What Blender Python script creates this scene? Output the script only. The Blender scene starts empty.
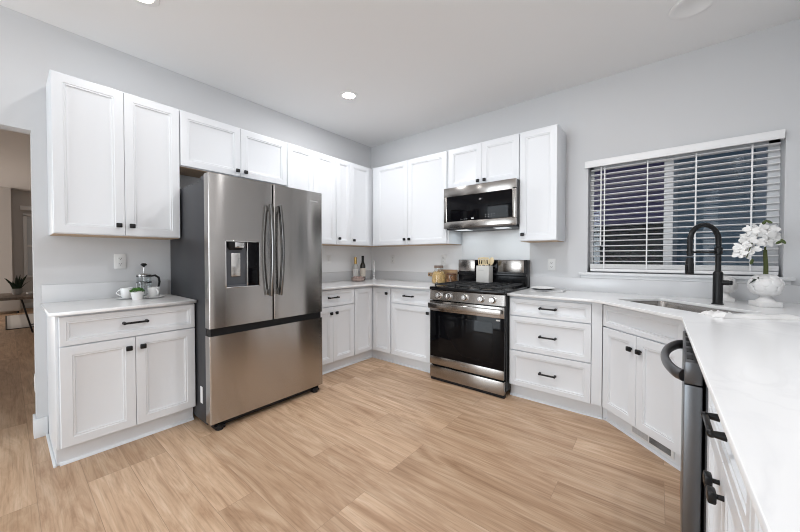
import bpy, bmesh, math, random
from mathutils import Vector, Matrix
random.seed(7)
SC = bpy.context.scene
COL = SC.collection
PI = math.pi

# ------------------------------------------------------------------ camera
cam_d = bpy.data.cameras.new('camera')
cam = bpy.data.objects.new('camera', cam_d)
COL.objects.link(cam)
F_PX = 319.2
cam_d.sensor_fit = 'HORIZONTAL'
cam_d.sensor_width = 36.0
cam_d.lens = 36.0 * F_PX / 800.0
cam_d.shift_y = -(266.0 - 263.04) / 800.0
cam_d.clip_start = 0.02
cam.location = (3.2706, -3.3766, 1.2248)
cam.rotation_euler = (math.radians(90.0 - 0.994), 0.0, math.radians(38.927))
SC.camera = cam

# ------------------------------------------------------------------ world, colour, large lights
world = bpy.data.worlds.new('dusk_sky')
SC.world = world
world.use_nodes = True
wn = world.node_tree.nodes
wn['Background'].inputs[0].default_value = (0.50, 0.58, 0.72, 1)
wn['Background'].inputs[1].default_value = 0.27

SC.view_settings.view_transform = 'Standard'
SC.view_settings.look = 'None'
SC.view_settings.gamma = 1.0
SC.view_settings.use_curve_mapping = False
SC.view_settings.exposure = 0.0
try:
    SC.cycles.filter_width = 1.05
except Exception:
    pass

WATTS = dict(patio=93.0, side=25.0, dining=75.0, d1=12.5, d2=3.6, d3=18.0, d7=10.0)
DOWNLIGHT_COL = (0.97, 0.975, 1.0)

def area(name, loc, rot, sx, sy, watts, col):
    d = bpy.data.lights.new(name, 'AREA')
    d.shape = 'RECTANGLE'; d.size = sx; d.size_y = sy
    d.energy = watts; d.color = col
    o = bpy.data.objects.new(name, d)
    COL.objects.link(o)
    o.location = loc; o.rotation_euler = rot
    return o
# fill light added behind the camera, where a patio door is assumed
area('patio_fill', (1.0, -6.9, 1.35), (PI / 2, 0, 0), 2.0, 2.4, WATTS['patio'], (0.84, 0.93, 1.0))
# unseen fill added at the right wall to brighten the left cabinet corner
area('side_fill', (4.04, -4.9, 1.35), (PI / 2, 0, PI / 2), 2.2, 2.2, WATTS['side'], (0.90, 0.95, 1.0))
# unseen fill added to light the dining room walls
area('dining_fill', (-6.6, -6.9, 1.1), (PI / 2, 0, 0), 2.4, 1.8, WATTS['dining'], (1.0, 0.93, 0.86))

# ------------------------------------------------------------------ materials
MATS = {}
def nmat(name):
    m = bpy.data.materials.new(name); m.use_nodes = True
    return m, m.node_tree.nodes, m.node_tree.links, m.node_tree.nodes['Principled BSDF']
def mat(name, col, rough=0.5, metal=0.0, bump=0.0, bscale=60, var=0.0, coat=0.0, emit=None, estr=0.0, spec=None):
    if name in MATS: return MATS[name]
    m, n, l, b = nmat(name)
    b.inputs['Base Color'].default_value = (*col, 1)
    b.inputs['Roughness'].default_value = rough
    b.inputs['Metallic'].default_value = metal
    if spec is not None: b.inputs['Specular IOR Level'].default_value = spec
    if coat: b.inputs['Coat Weight'].default_value = coat
    if emit:
        b.inputs['Emission Color'].default_value = (*emit, 1)
        b.inputs['Emission Strength'].default_value = estr
    if bump or var:
        tc = n.new('ShaderNodeTexCoord')
        nz = n.new('ShaderNodeTexNoise'); nz.inputs['Scale'].default_value = bscale
        nz.inputs['Detail'].default_value = 5
        l.new(tc.outputs['Object'], nz.inputs['Vector'])
        if bump:
            bp = n.new('ShaderNodeBump'); bp.inputs['Strength'].default_value = bump
            bp.inputs['Distance'].default_value = 0.002
            l.new(nz.outputs['Fac'], bp.inputs['Height']); l.new(bp.outputs['Normal'], b.inputs['Normal'])
        if var:
            cr = n.new('ShaderNodeMixRGB')
            cr.inputs[1].default_value = (*[c * (1 - var) for c in col], 1)
            cr.inputs[2].default_value = (*[min(1, c * (1 + var)) for c in col], 1)
            l.new(nz.outputs['Fac'], cr.inputs[0]); l.new(cr.outputs[0], b.inputs['Base Color'])
    MATS[name] = m
    return m

def ramp(n, stops):
    r = n.new('ShaderNodeValToRGB')
    e = r.color_ramp.elements
    e[0].position, e[0].color = stops[0][0], (*stops[0][1], 1)
    e[1].position, e[1].color = stops[-1][0], (*stops[-1][1], 1)
    for p, c in stops[1:-1]:
        x = e.new(p); x.color = (*c, 1)
    return r

def floor_mat():
    m, n, l, b = nmat('oak_plank_floor')
    tc = n.new('ShaderNodeTexCoord')
    mp = n.new('ShaderNodeMapping'); l.new(tc.outputs['Object'], mp.inputs['Vector'])
    mp.inputs['Location'].default_value = (0.35, 0.05, 0)
    br = n.new('ShaderNodeTexBrick')
    br.offset = 0.37; br.offset_frequency = 3
    br.inputs['Scale'].default_value = 1.0
    br.inputs['Brick Width'].default_value = 1.22
    br.inputs['Row Height'].default_value = 0.18
    br.inputs['Mortar Size'].default_value = 0.0012
    br.inputs['Mortar Smooth'].default_value = 0.3
    br.inputs['Bias'].default_value = 0.0
    br.inputs['Color1'].default_value = (0, 0, 0, 1)
    br.inputs['Color2'].default_value = (1, 1, 1, 1)
    br.inputs['Mortar'].default_value = (0.5, 0.5, 0.5, 1)
    l.new(mp.outputs['Vector'], br.inputs['Vector'])
    # each plank gets its own slice of grain
    sep = n.new('ShaderNodeSeparateXYZ'); l.new(mp.outputs['Vector'], sep.inputs[0])
    add = n.new('ShaderNodeMath'); add.operation = 'MULTIPLY_ADD'
    l.new(br.outputs['Color'], add.inputs[0]); add.inputs[1].default_value = 37.0
    l.new(sep.outputs['Z'], add.inputs[2])
    cmb = n.new('ShaderNodeCombineXYZ')
    l.new(sep.outputs['X'], cmb.inputs['X']); l.new(sep.outputs['Y'], cmb.inputs['Y']); l.new(add.outputs[0], cmb.inputs['Z'])
    g1m = n.new('ShaderNodeMapping'); g1m.inputs['Scale'].default_value = (0.8, 5.5, 1)
    l.new(cmb.outputs[0], g1m.inputs['Vector'])
    g1 = n.new('ShaderNodeTexNoise'); g1.inputs['Scale'].default_value = 1.6; g1.inputs['Detail'].default_value = 7
    g1.inputs['Roughness'].default_value = 0.62; g1.inputs['Distortion'].default_value = 2.0
    l.new(g1m.outputs[0], g1.inputs['Vector'])
    g2m = n.new('ShaderNodeMapping'); g2m.inputs['Scale'].default_value = (2.2, 60, 1)
    l.new(cmb.outputs[0], g2m.inputs['Vector'])
    g2 = n.new('ShaderNodeTexNoise'); g2.inputs['Scale'].default_value = 1.8; g2.inputs['Detail'].default_value = 4
    g2.inputs['Distortion'].default_value = 0.5
    l.new(g2m.outputs[0], g2.inputs['Vector'])
    r1 = ramp(n, [(0.26, (0.32, 0.185, 0.10)), (0.40, (0.47, 0.305, 0.19)), (0.54, (0.57, 0.395, 0.26)), (0.70, (0.67, 0.50, 0.355))])
    l.new(g1.outputs['Fac'], r1.inputs[0])
    r2 = ramp(n, [(0.30, (0.70, 0.66, 0.62)), (0.52, (1, 1, 1))])
    l.new(g2.outputs['Fac'], r2.inputs[0])
    mx = n.new('ShaderNodeMixRGB'); mx.blend_type = 'MULTIPLY'; mx.inputs[0].default_value = 0.75
    l.new(r1.outputs[0], mx.inputs[1]); l.new(r2.outputs[0], mx.inputs[2])
    r3 = ramp(n, [(0.0, (0.86, 0.83, 0.80)), (0.5, (0.98, 0.97, 0.97)), (1.0, (1.10, 1.10, 1.10))])
    l.new(br.outputs['Color'], r3.inputs[0])
    mx2 = n.new('ShaderNodeMixRGB'); mx2.blend_type = 'MULTIPLY'; mx2.inputs[0].default_value = 1.0
    l.new(mx.outputs[0], mx2.inputs[1]); l.new(r3.outputs[0], mx2.inputs[2])
    mx3 = n.new('ShaderNodeMixRGB'); mx3.inputs[2].default_value = (0.20, 0.125, 0.075, 1)
    sc = n.new('ShaderNodeMath'); sc.operation = 'MULTIPLY'; sc.inputs[1].default_value = 0.6
    l.new(br.outputs['Fac'], sc.inputs[0]); l.new(sc.outputs[0], mx3.inputs[0])
    l.new(mx2.outputs[0], mx3.inputs[1]); l.new(mx3.outputs[0], b.inputs['Base Color'])
    b.inputs['Roughness'].default_value = 0.42
    bp = n.new('ShaderNodeBump'); bp.inputs['Strength'].default_value = 0.12; bp.inputs['Distance'].default_value = 0.002
    l.new(g2.outputs['Fac'], bp.inputs['Height']); l.new(bp.outputs[0], b.inputs['Normal'])
    return m

def quartz_mat():
    m, n, l, b = nmat('white_quartz')
    tc = n.new('ShaderNodeTexCoord')
    nz = n.new('ShaderNodeTexNoise'); nz.inputs['Scale'].default_value = 2.2; nz.inputs['Detail'].default_value = 8
    nz.inputs['Distortion'].default_value = 2.2
    l.new(tc.outputs['Object'], nz.inputs['Vector'])
    r = ramp(n, [(0.44, (0.84, 0.84, 0.84)), (0.495, (0.785, 0.785, 0.79)), (0.55, (0.84, 0.84, 0.84))])
    l.new(nz.outputs['Fac'], r.inputs[0])
    nz2 = n.new('ShaderNodeTexNoise'); nz2.inputs['Scale'].default_value = 1.3
    l.new(tc.outputs['Object'], nz2.inputs['Vector'])
    r2 = ramp(n, [(0.45, (0, 0, 0)), (0.62, (1, 1, 1))]); l.new(nz2.outputs['Fac'], r2.inputs[0])
    mx = n.new('ShaderNodeMixRGB'); mx.inputs[1].default_value = (0.84, 0.84, 0.84, 1)
    l.new(r2.outputs[0], mx.inputs[0]); l.new(r.outputs[0], mx.inputs[2])
    l.new(mx.outputs[0], b.inputs['Base Color'])
    b.inputs['Roughness'].default_value = 0.16
    return m

def steel_mat(name, col, rough, horiz=True, wave=0.0, aniso=0.8):
    m, n, l, b = nmat(name)
    b.inputs['Metallic'].default_value = 1.0
    b.inputs['Base Color'].default_value = (*col, 1)
    b.inputs['Roughness'].default_value = rough
    b.inputs['Anisotropic'].default_value = aniso
    b.inputs['Anisotropic Rotation'].default_value = 0.25 if horiz else 0.0
    tg = n.new('ShaderNodeTangent'); tg.direction_type = 'RADIAL'; tg.axis = 'Z'
    l.new(tg.outputs[0], b.inputs['Tangent'])
    if wave:
        tc = n.new('ShaderNodeTexCoord')
        n2 = n.new('ShaderNodeTexNoise'); n2.inputs['Scale'].default_value = 2.6; n2.inputs['Detail'].default_value = 1
        l.new(tc.outputs['Object'], n2.inputs['Vector'])
        b2 = n.new('ShaderNodeBump'); b2.inputs['Strength'].default_value = wave; b2.inputs['Distance'].default_value = 0.01
        l.new(n2.outputs['Fac'], b2.inputs['Height'])
        l.new(b2.outputs[0], b.inputs['Normal'])
    return m

def glass_mat(name, tint=(1, 1, 1), refl=0.0):
    m, n, l, b = nmat(name)
    n.remove(b)
    out = n['Material Output']
    tr = n.new('ShaderNodeBsdfTransparent'); tr.inputs[0].default_value = (*tint, 1)
    gl = n.new('ShaderNodeBsdfGlossy'); gl.inputs['Roughness'].default_value = 0.02
    lw = n.new('ShaderNodeLayerWeight')
    pw = n.new('ShaderNodeMath'); pw.operation = 'POWER'; pw.inputs[1].default_value = 4.0
    l.new(lw.outputs['Facing'], pw.inputs[0])
    ma = n.new('ShaderNodeMath'); ma.operation = 'MULTIPLY_ADD'; ma.inputs[1].default_value = 0.6; ma.inputs[2].default_value = 0.035 + refl
    l.new(pw.outputs[0], ma.inputs[0])
    mx = n.new('ShaderNodeMixShader')
    l.new(ma.outputs[0], mx.inputs[0])
    l.new(tr.outputs[0], mx.inputs[1]); l.new(gl.outputs[0], mx.inputs[2]); l.new(mx.outputs[0], out.inputs[0])
    return m

def grain_mat(name, c1, c2, scale=(3, 40, 40), rough=0.5):
    m, n, l, b = nmat(name)
    tc = n.new('ShaderNodeTexCoord'); mp = n.new('ShaderNodeMapping'); mp.inputs['Scale'].default_value = scale
    l.new(tc.outputs['Object'], mp.inputs['Vector'])
    nz = n.new('ShaderNodeTexNoise'); nz.inputs['Scale'].default_value = 1.5; nz.inputs['Detail'].default_value = 5
    nz.inputs['Distortion'].default_value = 0.8
    l.new(mp.outputs[0], nz.inputs['Vector'])
    r = ramp(n, [(0.3, c1), (0.7, c2)]); l.new(nz.outputs['Fac'], r.inputs[0])
    l.new(r.outputs[0], b.inputs['Base Color']); b.inputs['Roughness'].default_value = rough
    return m

def stripe_mat(name, c1, c2, scale, axis='X', rough=0.9):
    m, n, l, b = nmat(name)
    tc = n.new('ShaderNodeTexCoord')
    w = n.new('ShaderNodeTexWave'); w.bands_direction = axis; w.inputs['Scale'].default_value = scale
    w.inputs['Distortion'].default_value = 0.0
    l.new(tc.outputs['Object'], w.inputs['Vector'])
    r = ramp(n, [(0.35, c1), (0.65, c2)]); l.new(w.outputs['Fac'], r.inputs[0])
    l.new(r.outputs[0], b.inputs['Base Color']); b.inputs['Roughness'].default_value = rough
    return m

M_FLOOR = floor_mat()
M_QUARTZ = quartz_mat()
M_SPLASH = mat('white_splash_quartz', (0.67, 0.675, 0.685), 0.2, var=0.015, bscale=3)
M_WALL = mat('grey_white_wall_paint', (0.66, 0.665, 0.675), 0.85, bump=0.06, bscale=180)
M_CEIL = mat('ceiling_paint', (0.86, 0.86, 0.86), 0.9, bump=0.05, bscale=150)
M_DINW = mat('dining_wall_paint', (0.64, 0.615, 0.595), 0.9)
M_TRIM = mat('white_trim_paint', (0.78, 0.79, 0.80), 0.4)
M_CAB = mat('white_cabinet_paint', (0.785, 0.805, 0.83), 0.34)
M_RAW = mat('cabinet_underside_birch', (0.55, 0.40, 0.27), 0.6)
M_BLK = mat('matte_black_metal', (0.012, 0.012, 0.013), 0.38, 0.4)
M_STEEL = steel_mat('stainless_steel', (0.37, 0.35, 0.33), 0.21, True, 0, 0.85)
M_FRIDGE = steel_mat('fridge_stainless', (0.47, 0.45, 0.43), 0.19, True, 0.16, 0.88)
M_DWSTEEL = steel_mat('dishwasher_stainless', (0.17, 0.178, 0.188), 0.36, True, 0, .4)
M_CHROME = mat('bright_metal', (0.75, 0.74, 0.73), 0.14, 1.0)
M_DARKM = mat('dark_grey_coated_steel', (0.040, 0.041, 0.046), 0.42, 0.3)
M_BGLASS = mat('black_glass', (0.003, 0.003, 0.004), 0.06, spec=0.14)
M_BENAM = mat('black_enamel', (0.006, 0.006, 0.007), 0.22, spec=0.3)
M_IRON = mat('cast_iron_grate', (0.014, 0.014, 0.015), 0.5, bump=0.2, bscale=200)
M_PLAST = mat('white_plastic', (0.80, 0.80, 0.79), 0.35)
M_SLOT = mat('outlet_slot_dark', (0.05, 0.05, 0.05), 0.6)
M_CERAM = mat('white_glazed_ceramic', (0.82, 0.82, 0.81), 0.22, coat=0.3)
M_MATCER = mat('matte_white_ceramic', (0.80, 0.79, 0.78), 0.55)
M_GLASS = glass_mat('clear_glass', (0.97, 0.98, 0.98))
M_WGLASS = glass_mat('window_pane_glass', (0.86, 0.9, 0.93))
M_GREEN = mat('herb_leaf_green', (0.055, 0.17, 0.025), 0.5, var=0.35, bscale=40)
M_DGREEN = mat('dark_leaf_green', (0.012, 0.03, 0.014), 0.4, var=0.3, bscale=30)
M_STEM = mat('mossy_orchid_stem', (0.07, 0.085, 0.02), 0.7, var=0.4, bscale=80)
M_PETAL = mat('white_orchid_petal', (0.84, 0.83, 0.81), 0.5)
M_BLIND = mat('white_faux_wood_slat', (0.90, 0.90, 0.90), 0.4)
M_BLACKP = mat('black_plastic', (0.007, 0.007, 0.008), 0.4, spec=.3)
M_LED = mat('downlight_lens', (0.9, 0.9, 0.88), 0.4, emit=(1.0, 0.93, 0.84), estr=25.0)

# ------------------------------------------------------------------ mesh helpers
class MB:
    def __init__(s): s.bm = bmesh.new()
    def _merge(s, b):
        me = bpy.data.meshes.new('tmp'); b.to_mesh(me); b.free(); s.bm.from_mesh(me); bpy.data.meshes.remove(me); return s
    def box(s, x0, x1, y0, y1, z0, z1, bev=0.0, seg=2, M=None):
        b = bmesh.new(); bmesh.ops.create_cube(b, size=1)
        for v in b.verts:
            v.co = Vector(((x0 + x1) / 2 + v.co.x * (x1 - x0), (y0 + y1) / 2 + v.co.y * (y1 - y0), (z0 + z1) / 2 + v.co.z * (z1 - z0)))
        if bev: bmesh.ops.bevel(b, geom=b.edges[:], offset=bev, segments=seg, affect='EDGES', profile=0.5)
        if M: b.transform(M)
        return s._merge(b)
    def cyl(s, p0, p1, r0, r1=None, seg=24, bev=0.0):
        p0, p1 = Vector(p0), Vector(p1); d = p1 - p0
        b = bmesh.new()
        bmesh.ops.create_cone(b, cap_ends=True, segments=seg, radius1=r0, radius2=r0 if r1 is None else r1, depth=d.length)
        if bev:
            ed = [e for e in b.edges if len(e.link_faces) == 2 and any(len(f.verts) > 4 for f in e.link_faces)]
            bmesh.ops.bevel(b, geom=ed, offset=bev, segments=2, affect='EDGES', profile=0.5)
        b.transform(Matrix.Translation((p0 + p1) / 2) @ d.to_track_quat('Z', 'Y').to_matrix().to_4x4())
        return s._merge(b)
    def sphere(s, c, r, seg=16, sc=(1, 1, 1)):
        b = bmesh.new(); bmesh.ops.create_uvsphere(b, u_segments=seg, v_segments=max(6, seg // 2), radius=r)
        b.transform(Matrix.Translation(Vector(c)) @ Matrix.Diagonal((*sc, 1)))
        return s._merge(b)
    def lathe(s, prof, seg=32, c=(0, 0, 0), sx=1, sy=1):
        b = bmesh.new(); rings = []
        for r, z in prof:
            if r < 1e-6: rings.append([b.verts.new((c[0], c[1], c[2] + z))])
            else: rings.append([b.verts.new((c[0] + sx * r * math.cos(2 * PI * i / seg), c[1] + sy * r * math.sin(2 * PI * i / seg), c[2] + z)) for i in range(seg)])
        for a, d in zip(rings, rings[1:]):
            for i in range(seg):
                j = (i + 1) % seg
                if len(a) == 1 and len(d) == 1: continue
                if len(a) == 1: b.faces.new((a[0], d[j], d[i]))
                elif len(d) == 1: b.faces.new((a[i], a[j], d[0]))
                else: b.faces.new((a[i], a[j], d[j], d[i]))
        bmesh.ops.recalc_face_normals(b, faces=b.faces)
        return s._merge(b)
    def tube(s, pts, rad, seg=12, flat=None):
        pts = [Vector(p) for p in pts]
        if not isinstance(rad, (list, tuple)): rad = [rad] * len(pts)
        b = bmesh.new(); rings = []; up = None
        for i, p in enumerate(pts):
            t = (pts[min(i + 1, len(pts) - 1)] - pts[max(i - 1, 0)]).normalized()
            if up is None:
                up = Vector((0, 0, 1)) if abs(t.z) < 0.9 else Vector((1, 0, 0))
            u = (up - t * up.dot(t)).normalized(); w = t.cross(u); up = u
            fu, fw = flat if flat else (1, 1)
            rings.append([b.verts.new(p + rad[i] * (fu * math.cos(2 * PI * k / seg) * u + fw * math.sin(2 * PI * k / seg) * w)) for k in range(seg)])
        for a, d in zip(rings, rings[1:]):
            for k in range(seg): b.faces.new((a[k], a[(k + 1) % seg], d[(k + 1) % seg], d[k]))
        b.faces.new(rings[0][::-1]); b.faces.new(rings[-1])
        bmesh.ops.recalc_face_normals(b, faces=b.faces)
        return s._merge(b)
    def prism(s, poly, z0, z1, bev=0.0):
        b = bmesh.new()
        lo = [b.verts.new((x, y, z0)) for x, y in poly]; hi = [b.verts.new((x, y, z1)) for x, y in poly]
        b.faces.new(lo[::-1]); b.faces.new(hi)
        for i in range(len(poly)):
            j = (i + 1) % len(poly); b.faces.new((lo[i], lo[j], hi[j], hi[i]))
        bmesh.ops.recalc_face_normals(b, faces=b.faces)
        if bev: bmesh.ops.bevel(b, geom=b.edges[:], offset=bev, segments=2, affect='EDGES', profile=0.5)
        return s._merge(b)
    def xprism(s, poly, x0, x1):
        "polygon in (y,z) swept along x"
        b = bmesh.new()
        lo = [b.verts.new((x0, y, z)) for y, z in poly]; hi = [b.verts.new((x1, y, z)) for y, z in poly]
        b.faces.new(lo[::-1]); b.faces.new(hi)
        for i in range(len(poly)):
            j = (i + 1) % len(poly); b.faces.new((lo[i], lo[j], hi[j], hi[i]))
        bmesh.ops.recalc_face_normals(b, faces=b.faces)
        return s._merge(b)
    def panel(s, x0, x1, z0, z1, fr=0.058, t=0.02):
        "cabinet front: flat frame, stepped ogee, recessed field; front faces -y at y=0"
        b = bmesh.new()
        prof = [(0.0, t), (0.0, 0.002), (0.002, 0.0), (fr - 0.006, 0.0), (fr - 0.003, 0.0035), (fr + 0.005, 0.0035),
                (fr + 0.008, 0.0095), (fr + 0.020, 0.0135)]
        rings = []
        for i, y in prof:
            rings.append([b.verts.new(c) for c in ((x0 + i, y, z0 + i), (x1 - i, y, z0 + i), (x1 - i, y, z1 - i), (x0 + i, y, z1 - i))])
        for a, d in zip(rings, rings[1:]):
            for k in range(4): b.faces.new((a[k], a[(k + 1) % 4], d[(k + 1) % 4], d[k]))
        b.faces.new(rings[-1]); b.faces.new(rings[0][::-1])
        bmesh.ops.recalc_face_normals(b, faces=b.faces)
        return s._merge(b)
    def build(s, name, m, parent=None, ang=35, loc=None):
        me = bpy.data.meshes.new(name); s.bm.to_mesh(me); s.bm.free()
        for p in me.polygons: p.use_smooth = True
        me.set_sharp_from_angle(angle=math.radians(ang))
        me.materials.append(m)
        o = bpy.data.objects.new(name, me); COL.objects.link(o)
        if parent: o.parent = parent
        if loc: o.location = loc
        return o

def tag(o, label, cat, group=None):
    o['label'] = label; o['category'] = cat
    if group: o['group'] = group
    return o
def thing(name, label, cat, loc=(0, 0, 0), rz=0.0, group=None):
    o = bpy.data.objects.new(name, None); COL.objects.link(o)
    o.empty_display_size = 0.1
    o.location = loc; o.rotation_euler = (0, 0, math.radians(rz))
    return tag(o, label, cat, group)
def struct(o):
    o['kind'] = 'structure'; return o
def copy_tree(o, parent=None):
    c = o.copy(); COL.objects.link(c)
    if parent: c.parent = parent
    for ch in list(o.children): copy_tree(ch, c)
    return c
def slab(name, outer, holes, z0, z1, m, bev=0.002):
    "flat slab with holes, polygon in plan"
    cu = bpy.data.curves.new('tmp', 'CURVE'); cu.dimensions = '2D'; cu.fill_mode = 'BOTH'
    cu.extrude = (z1 - z0) / 2 - bev; cu.bevel_depth = bev; cu.bevel_resolution = 1; cu.offset = -bev
    for poly in [outer] + holes:
        sp = cu.splines.new('POLY'); sp.points.add(len(poly) - 1)
        for p, (x, y) in zip(sp.points, poly): p.co = (x, y, 0, 1)
        sp.use_cyclic_u = True
    t = bpy.data.objects.new('tmp', cu); COL.objects.link(t)
    dg = bpy.context.evaluated_depsgraph_get()
    me = bpy.data.meshes.new_from_object(t.evaluated_get(dg))
    bpy.data.objects.remove(t); bpy.data.curves.remove(cu)
    for v in me.vertices: v.co.z += (z0 + z1) / 2
    me.materials.clear(); me.materials.append(m); me.name = name
    o = bpy.data.objects.new(name, me); COL.objects.link(o)
    return o
def rrect(x0, x1, y0, y1, r, n=5):
    out = []
    for cx, cy, a0 in ((x1 - r, y1 - r, 0), (x0 + r, y1 - r, 90), (x0 + r, y0 + r, 180), (x1 - r, y0 + r, 270)):
        for k in range(n + 1):
            a = math.radians(a0 + 90 * k / n); out.append((cx + r * math.cos(a), cy + r * math.sin(a)))
    return out

# ------------------------------------------------------------------ the room
ZC = 2.83
XR = 4.07           # right wall
YF = -7.0           # wall behind the camera
XD = -8.6           # far wall of the dining room
OY0, OY1, OZ = -3.255, -4.75, 2.075     # opening in the left wall
struct(MB().box(XD - .1, XR + .1, YF - .1, 0.16, -0.1, 0).build('floor', M_FLOOR))
struct(MB().box(XD - .1, XR + .1, YF - .1, 0.16, ZC, ZC + .1).build('ceiling', M_CEIL))
# left wall, with the opening into the dining room
b = MB()
b.box(-.12, 0, OY0, 0.0, 0, ZC); b.box(-.12, 0, OY1, OY0, OZ, ZC); b.box(-.12, 0, YF, OY1, 0, ZC)
struct(b.build('wall_left', M_WALL))
# back wall, with the window hole
WX0, WX1, WZ0, WZ1 = 2.765, 3.945, 1.09, 2.09
b = MB()
b.box(0 - .12, WX0, 0, .16, 0, ZC); b.box(WX1, XR + .1, 0, .16, 0, ZC); b.box(WX0, WX1, 0, .16, 0, WZ0); b.box(WX0, WX1, 0, .16, WZ1, ZC)
struct(b.build('wall_back', M_WALL))
struct(MB().box(XR, XR + .1, YF, 0, 0, ZC).build('wall_right', M_WALL))
struct(MB().box(XD - .1, XR + .1, YF - .1, YF, 0, ZC).build('wall_front', M_WALL))
b = MB(); b.box(XD - .1, XD, YF, .16, 0, ZC); b.box(XD, XD + .3, YF, -3.27, 0, ZC)
struct(b.build('wall_dining_far', M_DINW))
struct(MB().box(XD, -.12, 0.0, .1, 0, ZC).build('wall_dining_side', M_DINW))
# baseboards
def baseboard(name, x0, x1, y0, y1):
    return struct(MB().box(x0, x1, y0, y1, 0, .13, .003).build(name, M_TRIM))
b = MB()
b.box(0, .014, OY0 - .014, -3.205, 0, .13, .003); b.box(-.12, .0, OY0 - .014, OY0, 0, .13, .003)
struct(b.build('baseboard_left', M_TRIM))
baseboard('baseboard_dining', XD, XD + .014, -3.25, 0, )

# window in the back wall
w = struct(bpy.data.objects.new('window_1', None)); COL.objects.link(w)
fy0, fy1 = .115, .158
b = MB()
b.box(WX0, WX0 + .030, fy0, fy1, WZ0, WZ1, .003); b.box(WX1 - .060, WX1, fy0, fy1, WZ0, WZ1, .003)
b.box(WX0, WX1, fy0, fy1, WZ0, WZ0 + .05, .003); b.box(WX0, WX1, fy0, fy1, WZ1 - .05, WZ1, .003)
b.box(3.305, 3.365, fy0 - .012, fy1, WZ0 + .04, WZ1 - .04, .003)
b.build('window_frame', M_TRIM, w)
for x0, x1 in ((WX0 + .025, 3.31), (3.36, WX1 - .055)):
    MB().box(x0, x1, .135, .140, WZ0 + .045, WZ1 - .045).build('window_pane', M_WGLASS, w)
b = MB(); b.box(2.70, 3.995, -.034, .09, 1.066, 1.09, .004); b.box(2.715, 3.98, -.013, 0, 1.037, 1.066, .003)
b.build('window_sill', M_TRIM, w)

# ------------------------------------------------------------------ outside the window
M_SIDING = mat('blue_grey_lap_siding', (0.30, 0.39, 0.45), 0.6)
M_PURPLE = mat('dusky_mauve_siding', (0.50, 0.36, 0.68), 0.7)
M_DARKF = mat('dark_fence_boards', (0.03, 0.028, 0.034), 0.7, var=0.3, bscale=8)
struct(MB().box(-2, 8, .3, 8, -.35, -.25).build('ground', mat('dim_ground', (0.05, 0.05, 0.045), 0.95, var=.3, bscale=4)))
def lap_wall(mb, x0, x1, y, z0, z1, step=.13):
    z = z0
    while z < z1 - .01:
        zz = min(z + step, z1)
        mb.xprism([(y - .022, z), (y - .004, zz), (y + .06, zz), (y + .06, z)], x0, x1); z = zz
    return mb
hs = thing('neighbour_house', 'blue grey lap sided house wall outside the window, right of the mullion', 'house', (0, 0, -.25))
lap_wall(MB(), 3.42, 7.6, 2.0, 0, 3.6).build('siding', M_SIDING, hs)
MB().box(3.34, 3.46, 1.955, 2.08, 0, 3.6, .004).build('corner_trim', mat('pale_house_trim', (0.5, 0.54, 0.58), .6), hs)
MB().box(4.12, 4.24, 1.955, 1.99, 0, 3.6, .004).build('downspout', mat('pale_house_trim', (0.5, .54, .58), .6), hs)
MB().box(4.6, 5.3, 1.96, 2.0, 1.0, 2.3, .004).build('window', M_BGLASS, hs)
hs2 = thing('neighbour_garage', 'dusky mauve garage wall with dark eave seen through left half of blinds', 'garage', (0, 0, -.25))
lap_wall(MB(), -.6, 3.75, 3.2, 2.05, 3.2, .16).build('siding', M_PURPLE, hs2)
MB().box(-.6, 3.75, 3.19, 3.3, 0, 2.05).build('lower_wall', M_DARKF, hs2)
MB().box(-.8, 3.85, 2.85, 3.4, 3.2, 3.42, .01).build('eave', mat('dark_eave', (.04, .04, .05), .6), hs2)
fn = MB()
for i in range(20): fn.box(.9 + i * .125, .9 + i * .125 + .118, 1.5, 1.525, -.25, 1.45)
tag(fn.build('board_fence', M_DARKF), 'dark vertical board fence low behind the left half of blinds', 'fence')
sh = thing('garden_shrub', 'small leafy shrub against the dark fence behind the blinds', 'shrub', (2.95, 1.15, -.25))
b = MB()
for i in range(160):
    a = random.uniform(0, 2 * PI); r = random.uniform(0, .4); z = random.uniform(.5, 1.62)
    b.sphere((r * math.cos(a) * 1.3, r * math.sin(a) * .6, z), random.uniform(.02, .045), 6, (1, .4, .7))
b.build('foliage', M_DGREEN, sh, 80)
MB().tube([(0, 0, 0), (.02, 0, .4), (-.02, 0, 1.1)], [.03, .025, .012], 8).build('stem', mat('bark', (.06, .045, .035), .8), sh)

# ------------------------------------------------------------------ cabinets
def add_knob(par, x, z):
    b = MB(); b.cyl((x, 0, z), (x, -.016, z), .0065, .0055, 12)
    b.box(x - .0165, x + .0165, -.031, -.014, z - .0155, z + .0155, .005, 2)
    return b.build('knob', M_BLK, par)
def add_pull(par, x, z, L=.128):
    b = MB()
    for s in (-1, 1):
        b.cyl((x + s * (L / 2 - .006), 0, z), (x + s * (L / 2 - .006), -.024, z), .0105, .0075, 12)
        b.sphere((x + s * (L / 2 - .006), -.027, z), .0095, 10)
    b.box(x - L / 2, x + L / 2, -.0335, -.0215, z - .0065, z + .0065, .003)
    return b.build('handle', M_BLK, par)

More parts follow.
